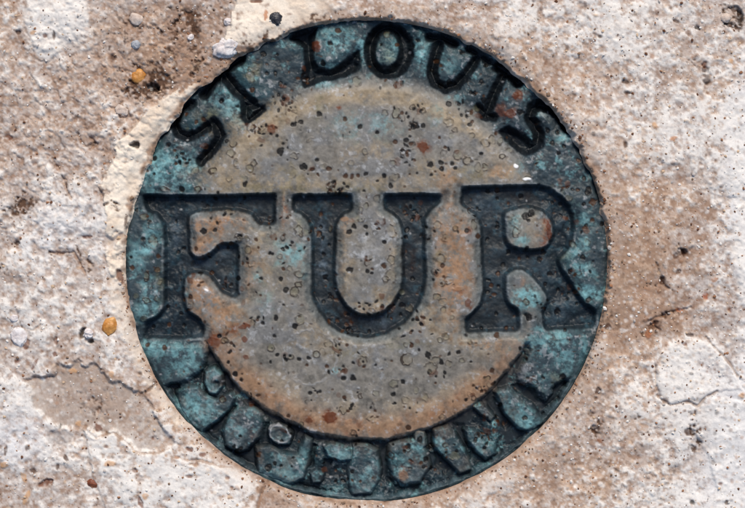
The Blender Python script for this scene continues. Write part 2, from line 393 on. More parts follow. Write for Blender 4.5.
# sand: a very large number of grains worked into the surface
gm = (gr > R + 2)
pal = [(lin(252, 248, 242, .86), .30), (lin(224, 196, 166, .84), .16), (lin(176, 126, 92, .8), .08), (lin(120, 78, 54, .8), .16), (lin(74, 52, 40, .8), .09), (lin(206, 196, 188, .8), .19)]
pc = np.cumsum([p[1] for p in pal])
def sand(n, x0, y0, x1, y1, rmin, rmax, a, h):
    for _ in range(n):
        x = rng.uniform(x0, x1); y = rng.uniform(y0, y1)
        if math.hypot(x - MX, y - MY) < R + 3: continue
        j, i = np.searchsorted(G.ys, y), np.searchsorted(G.xs, x)
        c = pal[min(int(np.searchsorted(pc, rng.random() * pc[-1])), 5)][0]
        al = a * rng.uniform(.45, 1)
        k = 0.25 if cm[j, i] > .5 else 1.0
        if k < 1 and rng.random() < .8: continue
        r = rmin + (rmax - rmin) * rng.random() ** 3
        G.spot(x, y, r, r * rng.uniform(.6, 1.1), rng.uniform(0, 3), c, al * k, h * rng.uniform(-.5, 1) * r * .55)
sand(4200, 560, -20, 765, 530, .7, 2.2, .5, 1)
sand(1600, 350, -20, 600, 130, .7, 2.0, .5, 1)
sand(900, 420, 400, 620, 530, .7, 2.0, .5, 1)
sand(2600, -20, -20, 240, 240, .7, 2.0, .36, 1)
sand(2200, -20, 230, 260, 530, .7, 1.9, .45, 1)

# edge of the bed: the surface rolls down to the rim, faces inside the disc are dropped
lvl = -1.6 + 6.0 * sst(-0.15, 0.8, ((gx - MX) - (gy - MY)) / np.maximum(gr, 1) / 1.3) * sst(.9, .55, -(gx - MX) / np.maximum(gr, 1)) + 1.2 * fbm(gx, gy, 22, 3, 9) + .8 * nC + .4 * nD
lvl = lvl + 2.2 * sst(0, 1, cm)
G.H += (lvl - G.H) * np.exp(-(np.maximum(gr - R, 0) / 9) ** 2)
far = np.maximum(np.maximum(-25 - gx, gx - 770), np.maximum(-25 - gy, gy - 533))
G.H *= np.where(far > 0, np.exp(-np.maximum(far, 0) / 500), 1)
th_ = np.arctan2(gy - MY, gx - MX)
ov = fbm(MX + R * np.cos(th_), MY + R * np.sin(th_), 30, 4, 6, .5)          # mortar smeared unevenly over the rim
RB = R + 0.4 - (0.3 + 5.0 * np.clip(ov + .2, 0, 1.2)) * (0.35 + 0.65 * sst(.55, -.2, (gy - MY) / np.maximum(gr, 1)))
G.H += (-3.0 - G.H) * sst(RB + 1.2 + 4.5 * np.abs(fbm(gx, gy, 8, 3, 4)), RB + .1, gr)
k = np.where((gr < RB) & (gr > 1), RB / np.maximum(gr, 1), 1).astype(F)
GPX = MX + (gx - MX) * k; GPY = MY + (gy - MY) * k
ok = gr > RB - 1.45
q = lambda a: a[:-1, :-1] & a[1:, :-1] & a[:-1, 1:] & a[1:, 1:]
quad = q(ok)
def qc(a): return a[:-1, :-1]
isC = qc(cm > .5) & quad & qc(gy < 260)
isC1 = isC & qc(gx < 205); isC2 = isC & qc(gx >= 205)
isF = qc(flake < 0) & quad
isS = qc(slab < 0) & quad & ~isC
ground = grid_part('ground', G, quad & ~isC & ~isF & ~isS, M_MORTAR, None, GPX, GPY)
tag(ground, 'pale sandy mortar with brown dirt and lime bloom around the bronze disc', 'ground', kind='structure')
for msk, lb in ((isC1, 'cream lime plaster collar hugging the disc beside the letter F'), (isC2, 'cream plaster scrap over the top of the disc'),
                (isF, 'white lime flake with cracked edges'), (isS, 'white plaster slab with a broken upper edge')):
    o = grid_part('plaster_flake', G, msk, M_MORTAR, ground, GPX, GPY); o['label'] = lb
# the socket the disc is bedded in
n = 180; th = np.linspace(0, 2 * np.pi, n, endpoint=False)
prof = [(R + 1.9, -3.5), (R + .7, -48), (0.5, -48)]
co = np.array([W(MX + r * math.cos(t), MY + r * math.sin(t), z) for r, z in prof for t in th])
fc = np.array([[i * n + j, i * n + (j + 1) % n, (i + 1) * n + (j + 1) % n, (i + 1) * n + j] for i in range(2) for j in range(n)])
mesh_from('disc_socket', co, fc, M_MORTAR, ground, np.tile(lin(120, 92, 72), (len(co), 1)))

def gheight(x, y):
    return float(G.H[np.searchsorted(G.ys, y), np.searchsorted(G.xs, x)])

# ------------------------------------------------------------------ the bronze disc
B = Field(np.arange(MX - R - 1.2, MX + R + 1.2, 0.6), np.arange(MY - R - 1.2, MY + R + 1.2, 0.6))
bx, by = B.X, B.Y
br = np.hypot(bx - MX, by - MY)
n40 = fbm(bx, by, 40, 4, 2); n14 = fbm(bx, by, 14, 4, 5); n5 = fbm(bx, by, 5, 3, 8); n2 = fbm(bx, by, 2.2, 2, 1)
jit = 0.3 * n5 + 0.15 * n2 + 0.6 * n14
n7w = fbm(bx, by, 6, 4, 10, .7)

E_ = [(143, 195), (210, 195.5), (275, 194), (275, 225), (258, 224), (253, 216), (245, 211), (226, 209), (200, 211), (190, 214), (187, 219), (189, 234),
      (189, 252), (197, 258), (208, 255), (217, 247), (222, 243), (238, 243), (238, 298), (232, 297), (221, 292), (217, 286), (210, 276), (200, 272), (188, 274),
      (184, 279), (183, 294), (185, 306), (189, 312), (198, 318), (203, 326), (203, 338), (144, 338), (145, 321), (158, 316), (164, 306), (164, 232), (162, 222), (156, 214), (145, 210)]
U_ = [(293, 195), (352, 194), (352, 210), (343, 214), (337, 222), (335, 232), (335, 272), (336, 288), (341, 298), (349, 308), (359, 314), (369, 316), (381, 313), (393, 303),
      (401, 290), (403, 276), (403, 236), (400, 222), (393, 213), (384, 209), (384, 194), (441, 194), (441, 202), (431, 210), (425, 219), (425, 250), (426, 279), (420, 304), (405, 322), (387, 333),
      (368, 338), (349, 335), (337, 330), (327, 322), (317, 308), (312, 294), (312, 260), (311, 226), (307, 218), (299, 213), (292, 210)]
R_ = [(462, 187), (490, 186), (538, 185), (550, 188), (562, 196), (570, 206), (574, 220), (574, 236), (570, 248), (558, 260), (562, 268), (570, 280), (578, 294), (586, 304),
      (596, 310), (596, 327), (545, 330), (543, 311), (549, 302), (546, 292), (534, 278), (524, 269), (512, 269), (506, 276), (506, 294), (509, 304), (516, 308), (520, 315), (520, 331), (466, 332), (466, 318),
      (473, 312), (480, 304), (484, 290), (482, 260), (481, 224), (475, 214), (461, 204)]
R_in = [(505, 212), (516, 209), (530, 206), (544, 211), (553, 222), (554, 234), (548, 246), (538, 250), (526, 250), (512, 247), (506, 240)]
def blur(a, n):
    for _ in range(n):
        a = (a + np.roll(a, 2, 0) + np.roll(a, -2, 0) + np.roll(a, 2, 1) + np.roll(a, -2, 1)) / 5
    return a
raw = [B.poly(E_), B.poly(U_), np.maximum(B.poly(R_), -B.poly(R_in, 30))]
raw = [blur(d, 9) for d in raw]
big = [d - 1.2 + jit for d in raw]

def stroke(pts, w):
    return B.poly(pts, 16, closed=False) - w
def ell(x, y, rx, ry, rot=0):
    c, s = math.cos(rot), math.sin(rot); X = bx - x; Y = by - y
    return (np.sqrt(((X * c + Y * s) / rx) ** 2 + ((Y * c - X * s) / ry) ** 2) - 1) * (rx + ry) / 2
t1 = np.minimum(stroke([(190, 103), (182, 106), (176, 113), (174, 124), (178, 133), (187, 137), (198, 132), (208, 125)], 4.0),
                stroke([(213, 122), (218, 128), (220, 136), (213, 147), (201, 160)], 4.4))
t2 = np.minimum(stroke([(204, 93), (213, 80), (224, 69), (240, 58)], 4.5), stroke([(224, 74), (234, 87), (244, 97), (252, 103)], 5.0))
t2 = np.minimum(t2, np.maximum(B.poly([(240, 96), (264, 106), (265, 110), (246, 124), (242, 118)], 16), -B.poly([(250, 108), (259, 108), (249, 116)], 16)))
t3 = B.poly([(290, 38), (296, 31), (316, 27), (313, 36), (312, 48), (313, 60), (318, 67), (330, 71), (340, 65), (348, 57), (358, 51), (359, 66), (346, 76), (325, 80), (305, 86), (302, 78), (306, 64), (304, 46)], 20)
t4 = np.maximum(ell(389, 50, 24, 27.5), -ell(387, 49.5, 12.5, 19, .06))
t5 = np.minimum(stroke([(440, 41), (435, 56), (432, 71), (436, 82), (446, 88), (457, 84), (466, 74), (473, 64), (479, 56)], 4.4), stroke([(430, 36), (443, 37), (455, 43)], 3.8))
t5 = np.minimum(t5, stroke([(470, 49), (480, 54), (489, 61)], 3.6))
t6 = np.minimum(stroke([(518, 82), (510, 72), (503, 76), (498, 86), (493, 97), (488, 110), (486, 116)], 4.0), stroke([(499, 66), (508, 71), (519, 80)], 5.4))
t6 = np.minimum(t6, stroke([(479, 107), (487, 114), (494, 117)], 3.2))
t7 = np.minimum(stroke([(569, 128), (560, 114), (551, 107), (541, 104), (533, 108), (530, 117), (535, 124), (540, 133), (538, 144), (528, 150)], 4.6),
                B.poly([(500, 131), (508, 127), (522, 132), (531, 141), (535, 148), (527, 155), (517, 149), (508, 140)], 16))
top = [t - 1.1 + 0.45 * n5 + 0.2 * n2 + .7 * n14 for t in (t1, t2, t3, t4, t5, t6, t7)]

PL = B.poly([(100, 280), (209, 290), (208, 353), (204, 365), (196, 375), (180, 383), (168, 388), (130, 400)], 30)
PR = B.poly([(528, 280), (640, 280), (620, 390), (571, 380), (556, 386), (547, 399), (539, 394), (530, 386), (521, 383), (517, 373), (527, 356)], 30)
LOW = np.maximum(np.maximum(np.maximum(180 - br, br - 235.5), np.maximum(-PL, -PR)), 345 - by)
LOW = LOW + 1.4 * n14 + 0.6 * n5
isl = [  # outline, height of its top, roundness
    ([(176, 392), (186, 387), (197, 386), (204, 394), (216, 400), (230, 393), (236, 398), (229, 410), (218, 421), (200, 433), (190, 425), (180, 410)], 10, 5),
    ([(205, 372), (214, 368), (221, 375), (222, 386), (216, 395), (208, 393), (204, 383)], 10, 4),
    ([(228, 416), (238, 408), (252, 408), (261, 412), (263, 422), (258, 438), (247, 450), (238, 452), (225, 446), (223, 430)], 10, 5),
    ([(256, 448), (270, 447), (281, 453), (298, 455), (305, 436), (311, 440), (309, 462), (304, 479), (288, 485), (270, 480), (258, 474)], 9.5, 5),
    ([(269, 430), (276, 425), (286, 427), (291, 434), (288, 443), (278, 444), (270, 438)], 9, 3),
    ([(322, 446), (332, 443), (352, 450), (352, 461), (340, 461), (328, 457)], 9.5, 4),
    ([(310, 474), (316, 470), (322, 475), (320, 482), (313, 483)], 7, 3),
    ([(352, 444), (366, 445), (377, 451), (380, 470), (378, 484), (371, 495), (352, 497), (348, 480), (349, 462)], 9, 6),
    ([(389, 444), (402, 440), (417, 440), (426, 450), (430, 468), (420, 483), (404, 486), (393, 478), (388, 460)], 8.5, 6),
    ([(434, 430), (448, 426), (460, 442), (469, 459), (471, 470), (460, 474), (452, 465), (443, 456), (434, 446)], 10, 5),
    ([(465, 430), (474, 430), (484, 440), (495, 447), (496, 454), (486, 460), (476, 452), (468, 441)], 9, 5),
    ([(496, 392), (508, 388), (520, 400), (536, 412), (546, 423), (532, 433), (519, 428), (505, 413)], 11, 5),
    ([(474, 407), (482, 404), (494, 417), (491, 421), (482, 414)], 9, 3),
    ([(416, 430), (424, 433), (426, 446), (420, 452), (414, 444)], 9, 4)]
FL = 13.0
H = 4.6 * (1 - np.clip(br / 185, 0, 1) ** 2) - 3.2 * sst(163, 182, br + 2.5 * n14) * sst(335, 375, by) - 1.2 * sst(185, 236, br) - 2.6 * sst(170, 184, br + 2 * n14) * sst(225, 170, by)
H = H + 0.7 * n40 + 0.4 * n14 + 0.12 * n5 + 0.05 * n2
H = H + sst(176, 190, br) * (0.7 * n14 + 0.22 * n5)
wedges = [[(168, 387), (176, 384), (184, 396), (180, 402)], [(196, 432), (212, 424), (226, 412), (232, 404), (236, 408), (222, 428), (206, 438)],
          [(232, 456), (244, 452), (256, 440), (258, 446), (256, 466), (246, 464)], [(298, 484), (310, 486), (330, 492), (346, 493), (346, 497), (325, 496), (304, 490)],
          [(436, 450), (444, 458), (452, 468), (444, 474), (436, 466)], [(470, 446), (480, 454), (488, 462), (476, 467), (470, 458)], [(386, 478), (400, 488), (420, 486), (418, 492), (396, 494)],
          [(534, 398), (546, 402), (556, 388), (568, 378), (572, 382), (556, 402), (546, 418), (538, 408)], [(494, 396), (500, 410), (512, 424), (506, 430), (494, 414), (486, 402)],
          [(308, 444), (316, 446), (312, 468), (306, 470)], [(324, 460), (332, 462), (330, 478), (324, 476)], [(380, 450), (388, 446), (386, 476), (381, 480)], [(426, 430), (433, 436), (434, 450), (428, 446)],
          [(222, 366), (228, 372), (234, 392), (228, 394), (222, 384)], [(200, 372), (206, 367), (204, 384), (210, 396), (204, 394)], [(264, 424), (270, 422), (266, 436), (270, 446), (262, 444)], [(286, 424), (298, 430), (294, 440), (292, 434)],
          [(452, 424), (464, 426), (466, 442), (474, 452), (466, 452), (460, 438)], [(512, 386), (524, 384), (536, 396), (540, 408), (524, 398)]]
wed = np.max([sst(2.0, -2.2, B.poly(p, 8) + .8 * n5 + .8 * n14) for p in wedges], 0)
trench = np.exp(-((br - 184 + 2 * n14) / 4.5) ** 2)
H = H - (8.6 + 5.6 * np.maximum(wed, trench) - 1.6 * n14 - .6 * n5) * sst(4.0, -3.0, LOW)
isd = []
for pts, hh, rd in isl:
    d = B.poly(pts, 12) - 1.6 + 0.5 * n5 + 0.2 * n2 + 0.8 * n14
    isd.append(d)
    m = sst(1.6, -.7 * rd, d)
    H = np.maximum(H, -FL - 1 + (hh + .6 + 1.0 * n14 + 0.6 * n5) * m - 2 * wed)
# upper letters: hammered grooves
for d, dep in zip(top, (10, 10.5, 11, 12, 9.5, 10, 11)):
    H = H - dep * sst(2.2, -7.0, d) - 2.4 * sst(8, 0, d)
# shoulders are broad below and beside the cuts, sharp along their upper edges
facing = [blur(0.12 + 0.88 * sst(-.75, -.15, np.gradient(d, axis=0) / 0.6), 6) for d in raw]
for d, fa in zip(big, facing):
    H = H - (12.0 - 4.5 * fa) * sst(.6 + fa, -4.6, d) - 5.5 * fa * sst(9.0, -1.0, d + 1.0 * n14) + sst(0, -4, d) * 0.5 * n14
# turned edge of the lower band, rim and outer arris
H = H - 1.6 * sst(R - 3.5, R + 0.6, br)
H = H - 2.0 * sst(232, 237, br) * sst(345, 385, by) * (1 + .6 * n14)
H = H - 3.2 * sst(R - 7, R, br + 5 * n14) * sst(.1, .9, fbm(bx, by, 26, 3, 6))      # nicked arris
# worn counters inside the small ring letters
H = H - 4 * sst(4.5, 1, np.hypot(bx - 216, by - 384)) - 3.0 * sst(6.5, 2.5, np.hypot((bx - 279) * .8, by - 434.5))
B.H = H.astype(F)

# ---- patina colours
KB = 0.67
cPlate = lin(142, 137, 128, KB); cWarm = lin(176, 156, 126, KB); cOchre = lin(178, 138, 104, KB); cRust = lin(128, 66, 30, KB)
cSlate = lin(64, 78, 84, KB); cTeal = lin(50, 86, 92, KB); cCyan = lin(148, 204, 208, KB); cNavy = lin(30, 42, 50, KB); cInk = lin(24, 30, 36, KB)
cOlive = lin(140, 136, 104, KB); cPale = lin(196, 198, 200, KB)
B.C[:] = cPlate
B.tint(lin(112, 115, 118, KB), sst(-.1, .7, n14 + .5 * n40) * .6)
ring = sst(172, 192, br + 4 * n14)
B.tint(cSlate, ring)
B.tint(cTeal, ring * sst(-.3, .5, n40 + .6 * n14) * .65 * sst(20, 150, np.abs(by - 150) + np.maximum(0, 300 - bx)))
B.tint(cSlate, sst(4, -2, B.poly([(120, 180), (143, 195), (146, 212), (160, 218), (166, 235), (164, 310), (146, 322), (144, 340), (205, 342), (200, 380), (120, 400)], 8)) * .9)
B.tint(cSlate, sst(18, -6, B.poly([(520, 280), (545, 330), (530, 345), (620, 335), (600, 240), (580, 190), (572, 225), (600, 310)], 30)) * .7)
B.tint(cCyan, ring * sst(.35, 1.0, fbm(bx, by, 11, 4, 6, .7) + .3 * n40) * .5)
B.tint(lin(40, 52, 58, KB), ring * sst(.1, .9, fbm(bx, by, 16, 4, 14, .65)) * .6)
def blotch(lst, col, rough=.55, soft=1.0):
    for x, y, rx, ry, a in lst:
        B.patch(x, y, rx * 1.12, ry * 1.12, col, a, rough, soft, n5 * .6 + n14 * .7, n7w)
tanarc = np.exp(-((br - 166) / 9) ** 2) * sst(210, 120, by) * sst(-.5, .4, n14 + n40 + .25)
B.tint(cWarm, tanarc * .8)
lowarc = np.exp(-((br - 168) / 13) ** 2) * sst(320, 380, by) * sst(-.8, .2, n14 + .3)
B.tint(cOchre, lowarc * .85)
B.tint(cRust, lowarc * sst(.3, 1.0, fbm(bx, by, 12, 4, 4, .65)) * .45)
B.tint(cWarm, np.exp(-((br - 150) / 14) ** 2) * sst(320, 380, by) * sst(-.3, .5, n14) * .5)
blotch([(250, 130, 26, 22, .6), (225, 170, 30, 16, .55), (275, 110, 20, 12, .5), (370, 96, 40, 7, .6), (300, 185, 50, 8, .6), (240, 186, 40, 7, .6), (440, 172, 26, 12, .6),
        (500, 174, 22, 9, .7), (395, 185, 40, 7, .5), (290, 175, 14, 10, .4), (377, 150, 14, 12, .5), (350, 155, 10, 12, .4), (262, 235, 14, 12, .4), (385, 300, 16, 12, .6),
        (345, 260, 9, 40, .6), (395, 240, 7, 30, .55), (370, 308, 26, 8, .7), (310, 330, 14, 8, .5), (340, 345, 30, 10, .5), (440, 320, 22, 16, .5), (480, 345, 30, 8, .5), (230, 310, 20, 14, .5),
        (530, 225, 14, 16, .3), (418, 320, 12, 12, .4), (262, 260, 16, 30, .45), (275, 285, 14, 20, .3), (300, 345, 12, 4, .5)], cWarm)
blotch([(205, 232, 17, 22, .85), (232, 220, 20, 10, .8), (200, 250, 10, 8, .6), (196, 284, 10, 12, .9), (210, 298, 22, 16, .85), (224, 318, 20, 18, .7), (222, 345, 14, 12, .7), (250, 275, 12, 24, .5),
        (446, 235, 13, 30, .7), (452, 285, 14, 34, .8), (440, 205, 10, 12, .6), (462, 250, 8, 60, .6), (448, 178, 10, 12, .6), (284, 210, 8, 14, .8), (342, 222, 6, 12, .7), (338, 270, 4, 30, .5),
        (495, 345, 22, 5, .7), (500, 172, 12, 8, .6), (545, 232, 8, 14, .5), (524, 285, 8, 8, .4), (250, 385, 16, 12, .5), (280, 405, 16, 10, .5), (440, 408, 26, 8, .5), (480, 388, 18, 8, .5), (380, 424, 26, 8, .4),
        (373, 315, 16, 6, .4)], cOchre)
blotch([(214, 341, 8, 8, .75), (244, 326, 6, 3.5, .8), (233, 330, 5, 4, .6), (316, 46, 6, 6, .9), (330, 417, 8, 6.5, .98), (309, 420, 5, 3.5, .7), (423, 147, 6, 5.5, .95), (284, 212, 6, 7, .7), (346, 219, 6, 3, .7),
        (272, 129, 5, 5, .75), (549, 231, 3.4, 11, .95), (544, 242, 4, 5, .85), (546, 220, 4, 4, .8), (470, 305, 3, 5, .8), (458, 290, 7, 3.5, .7), (468, 231, 3, 4, .8), (347, 420, 6, 3, .6), (360, 424, 5, 3, .5), (511, 113, 7, 6, .7), (518, 96, 7, 5, .6),
        (500, 108, 4, 6, .5), (338, 108, 3.2, 2.2, .9), (403, 475, 8, 8, .55), (252, 432, 3, 6, .5), (232, 420, 3, 4, .3), (410, 267, 6, 14, .35), (352, 315, 5, 7, .4)], cRust, .4)
blotch([(160, 170, 18, 12, .75), (178, 158, 16, 10, .7), (165, 185, 24, 6, .5), (228, 100, 14, 12, .6), (242, 112, 10, 10, .5), (284, 43, 8, 5, .95), (330, 48, 12, 14, .75), (340, 40, 10, 12, .6), (362, 44, 5, 12, .8),
        (422, 54, 5, 12, .85), (566, 138, 8, 4, .8), (140, 255, 10, 16, .45), (150, 232, 8, 10, .5), (148, 250, 6, 5, .8), (150, 292, 8, 10, .6), (146, 312, 10, 8, .5), (193, 412, 13, 13, .95), (186, 402, 8, 8, .6), (204, 402, 8, 6, .5),
        (170, 352, 24, 8, .6), (185, 366, 16, 10, .55), (150, 346, 10, 5, .6), (280, 480, 9, 5, .95), (296, 478, 6, 6, .5), (302, 462, 5, 10, .5), (334, 490, 12, 4, .75), (543, 345, 22, 12, .6), (565, 352, 16, 16, .6), (540, 380, 10, 10, .4), (503, 396, 9, 6, .7), (520, 408, 10, 8, .5),
        (530, 424, 10, 6, .55), (434, 494, 6, 2.5, .9), (414, 497, 8, 2, .6), (583, 270, 9, 6, .9), (590, 291, 11, 7, .9), (587, 242, 3, 5, .9), (584, 226, 8, 12, .45), (570, 207, 6, 14, .4), (575, 252, 8, 10, .5), (528, 297, 14, 9, .85), (520, 300, 8, 8, .7), (516, 224, 8, 10, .6), (522, 240, 6, 5, .6),
        (288, 252, 14, 12, .55), (302, 252, 5, 20, .4), (350, 125, 14, 12, .35), (380, 125, 14, 10, .4), (437, 116, 6, 10, .3), (258, 276, 4, 6, .6), (336, 371, 4, 3, .95), (264, 300, 10, 14, .3), (392, 52, 8, 12, .5), (450, 66, 10, 12, .3), (540, 110, 8, 6, .5),
        (386, 60, 10, 8, .4), (420, 445, 5, 8, .5), (440, 454, 5, 6, .6), (488, 444, 8, 6, .5), (215, 372, 6, 4, .7), (290, 447, 6, 2.5, .8), (180, 408, 5, 5, .3), (476, 408, 6, 5, .4), (330, 452, 8, 6, .5), (345, 454, 8, 4, .5), (312, 240, 5, 30, .25)], cCyan, .7, 1.1)
blotch([(363, 238, 6, 4, .7), (363, 255, 5, 5, .7), (372, 250, 10, 8, .3), (205, 288, 3, 1.6, .7), (340, 128, 5, 4, .4), (338, 450, 5, 4, .6), (528, 368, 6, 3.5, .7), (520, 376, 4, 4, .5), (213, 376, 5, 4, .6), (394, 64, 8, 6, .3), (545, 112, 5, 5, .5), (500, 150, 16, 10, .3), (460, 145, 20, 12, .25)], cPale, .5)
blotch([(388, 58, 9, 9, .6), (254, 72, 8, 10, .4), (318, 105, 5, 12, .5), (292, 176, 8, 8, .5), (440, 256, 6, 6, .5), (300, 220, 8, 8, .4), (205, 118, 8, 8, .35), (212, 112, 6, 5, .5), (185, 128, 5, 4, .4), (160, 282, 4, 14, .4), (555, 193, 10, 6, .5), (570, 200, 6, 8, .4), (560, 255, 8, 4, .4), (536, 392, 6, 5, .5), (556, 378, 6, 5, .4),
        (348, 352, 14, 6, .4), (270, 190, 30, 5, .4), (345, 190, 30, 5, .4), (402, 345, 18, 6, .3), (470, 172, 14, 8, .4), (384, 445, 5, 10, .4)], cOlive, .6)
B.tint(cPale, sst(.55, 1.15, fbm(bx, by, 4.5, 3, 12, .6) + .5 * n14) * .4)
# slate tone grows over the tan towards the cut edges
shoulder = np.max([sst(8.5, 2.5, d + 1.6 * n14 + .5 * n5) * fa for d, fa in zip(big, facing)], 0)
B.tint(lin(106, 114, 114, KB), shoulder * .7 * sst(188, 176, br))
# the cut letters keep the dark bronze, the sunken band an ink-blue film, with shade painted in its pits
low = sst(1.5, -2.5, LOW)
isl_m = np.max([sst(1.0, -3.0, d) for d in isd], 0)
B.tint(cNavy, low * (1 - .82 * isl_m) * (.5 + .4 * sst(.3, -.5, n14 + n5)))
B.tint(cInk, low * np.maximum(wed, trench * .7) * .6)  # shadow of the wedges and below the disc step, put into the colour
B.tint(cCyan, low * (1 - wed) * sst(.45, 1.0, fbm(bx, by, 9, 4, 9, .65)) * .5)
B.tint(lin(112, 126, 128, KB), low * isl_m * sst(-.3, .6, fbm(bx, by, 12, 4, 11, .6)) * .4)
B.tint(lin(104, 100, 94, KB), low * isl_m * sst(.0, .8, fbm(bx, by, 16, 4, 13, .6)) * .6)
B.tint(cCyan, low * isl_m * sst(.1, .9, fbm(bx, by, 10, 4, 7, .65)) * .3)
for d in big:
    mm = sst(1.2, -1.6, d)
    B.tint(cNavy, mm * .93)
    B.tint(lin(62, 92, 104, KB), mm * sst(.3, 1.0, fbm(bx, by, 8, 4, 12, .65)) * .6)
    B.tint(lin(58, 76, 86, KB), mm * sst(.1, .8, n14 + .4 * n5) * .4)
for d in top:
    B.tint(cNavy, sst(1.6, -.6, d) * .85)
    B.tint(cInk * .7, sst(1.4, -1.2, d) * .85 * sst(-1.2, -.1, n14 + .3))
blotch([(412, 258, 7, 16, .5), (350, 318, 7, 6, .5), (385, 328, 8, 4, .4), (522, 196, 9, 4, .5), (148, 258, 6, 4, .6), (432, 185, 4, 3, .3), (528, 317, 4, 4, .7), (285, 238, 3, 3, .4)], lin(52, 34, 24, KB), .6)
blotch([(322, 245, 4, 20, .35), (322, 268, 6, 4, .5), (485, 205, 12, 8, .3), (380, 322, 8, 5, .4), (175, 232, 5, 14, .25), (200, 262, 14, 6, .25), (225, 252, 8, 6, .3), (560, 310, 8, 8, .2)], lin(120, 140, 156, KB), .9)
# thin arris highlight painted round the cut letters
for d in big:
    B.tint(lin(150, 158, 160, KB), sst(1.6, .2, np.abs(d - .9)) * .45 * sst(-.4, .5, n14))
B.tint(lin(96, 116, 122, KB), sst(233, 238, br + 2 * n5) * sst(350, 400, by) * .55 * sst(-.6, .4, n14))
B.tint(lin(44, 46, 48, KB), sst(.45, 1.1, fbm(bx, by, 6.5, 4, 3, .6) - .4 * n14) * .28)
B.C *= np.clip(1 + 0.24 * n5 + 0.10 * n2 + .18 * n14 + .08 * n40, .35, 1.9)[..., None]

# ---- corrosion pits (dark), blisters (outlined) on the bronze
PIT = lin(8, 6, 5); PB = lin(62, 40, 24); RG = lin(40, 27, 17); RGL = lin(150, 138, 112, KB)
pits = '''345 120 2.5|319 114 3|294 125 2.5|301 122 2|281 152 4|304 167 3.5|312 170 2.2|329 169 2.5|317 160 1.7|346 176 2.5|352 177 2.7|358 176 1.5|366 174 2.7|384 176 2.2|406 140 2.2|410 137 1.6|411 144 2.2|395 142 2.3|415 126 4|377 133 2|360 127 2.5|391 186 2.5|348 187 1.5|283 144 1.6|277 136 1.5
449 104 2.3|459 104 2.3|472 122 2|470 125 2.2|423 126 2.4|481 154 2|496 133 1.8|430 165 3|441 163 2.5|442 169 2.5|452 164 2.5|455 168 2|267 73 2|275 73 2|252 90 2.2|280 83 2.6|263 54 2.8|277 54 1.5|273 97 1.3|330 43 2.5|323 63 2.5|338 30 3|221 101 2|237 106 1.8
203 119 2|196 122 1.6|186 114 1.6|168 145 3|154 158 2.3|147 171 2|222 100 2|189 160 1.8|154 174 1.5|226 141 2|136 210 1.8|143 239 2|131 257 1.6|132 268 2|158 256 2.5|157 270 2.3|182 189 3|215 198 2|244 198 2|218 193 1.7|175 221 1.6|177 252 1.8|183 248 1.6|211 273 2|245 184 2.5|204 231 3.2|217 223 1.8|215 230 1.8|211 218 1.4|244 220 1.3|238 257 1.5
167 307 2|180 313 1.8|168 325 1.8|183 326 2.2|152 327 2|147 345 2|164 348 2.5|190 297 2|263 323 2.2|238 279 2.3|349 232 2.5|384 242 2.5|366 227 2|384 266 2.3|367 234 1.5|354 227 2.3|350 270 3|412 220 1.7|407 230 2.5|406 237 1.8|413 279 1.7|321 214 2|321 227 1.8|320 234 2|323 254 2|329 245 1.5|325 278 2.5|281 279 2
276 318 2.7|295 326 3|275 336 2|331 298 2.7|402 305 2.7|401 315 1.5|411 346 2|369 332 1.6|348 329 2|299 359 2|309 358 2|417 318 1.6|399 329 1.3|286 290 3|467 231 2.6|478 236 2|442 266 2.3|509 252 2.6|544 252 2.6|540 260 2|520 258 1.6|528 257 1.6|504 265 2|553 202 2|526 216 3.5|532 213 3.5|498 198 1.8|498 223 1.8|498 227 2|488 239 1.8|509 203 1.6|527 248 1.8|488 191 2|498 190 2|522 196 3
488 292 1.6|495 295 2.2|497 314 1.8|551 274 3|498 274 2.2|499 286 1.7|546 284 2|558 311 3|559 290 1.8|482 329 1.6|507 328 1.8|497 336 3.2|528 317 3.2|466 335 1.8|520 348 2|489 280 2|492 286 2|583 257 2.4|589 300 2.5|593 220 2|584 178 2.5|589 191 3.8|593 202 3.8|602 224 2.4|578 190 1.6|584 204 1.6|570 271 3|586 225 1.6|578 304 1.6|566 330 1.5
353 378 2.9|393 394 2.4|352 405 2.4|429 372 2|428 355 3.3|441 362 2.8|471 362 1.4|458 352 1.8|492 371 2.5|403 382 2|408 428 2.6|466 400 2|449 354 1.8|327 366 2|343 371 2|343 378 2.4|310 393 1.9|307 365 1.6|235 374 2.8|241 380 2|228 362 2|320 391 1.5|236 452 2.6|240 449 2|234 447 2.2|240 436 2|281 466 1.8|281 441 2|293 458 1.6|258 455 3|268 468 4|352 472 1.8|360 482 1.5|446 453 1.6|426 460 2.6|408 447 2.4|420 440 3|430 448 3|485 448 2|525 418 2.4|500 405 2.6|487 444 2|563 377 3.4|418 40 2.5|437 60 2.6|432 69 2.4|441 65 1.8|462 52 3|450 82 3|441 85 2.6|402 83 2|381 44 1.6|397 44 1.8|486 65 2.4|482 82 3|540 78 2.4|552 143 3|558 132 2.2|559 153 2|548 130 2.6|484 100 2.4|521 112 3|564 146 2.4|579 160 2'''
for s in pits.replace('\n', '|').split('|'):
    x, y, r = map(float, s.split())
    r *= rng.uniform(.8, 1.0)
    B.spot(x, y, r, r * rng.uniform(.8, 1.2), rng.uniform(0, 3), PIT if rng.random() < .72 else PB, .95, -.9)
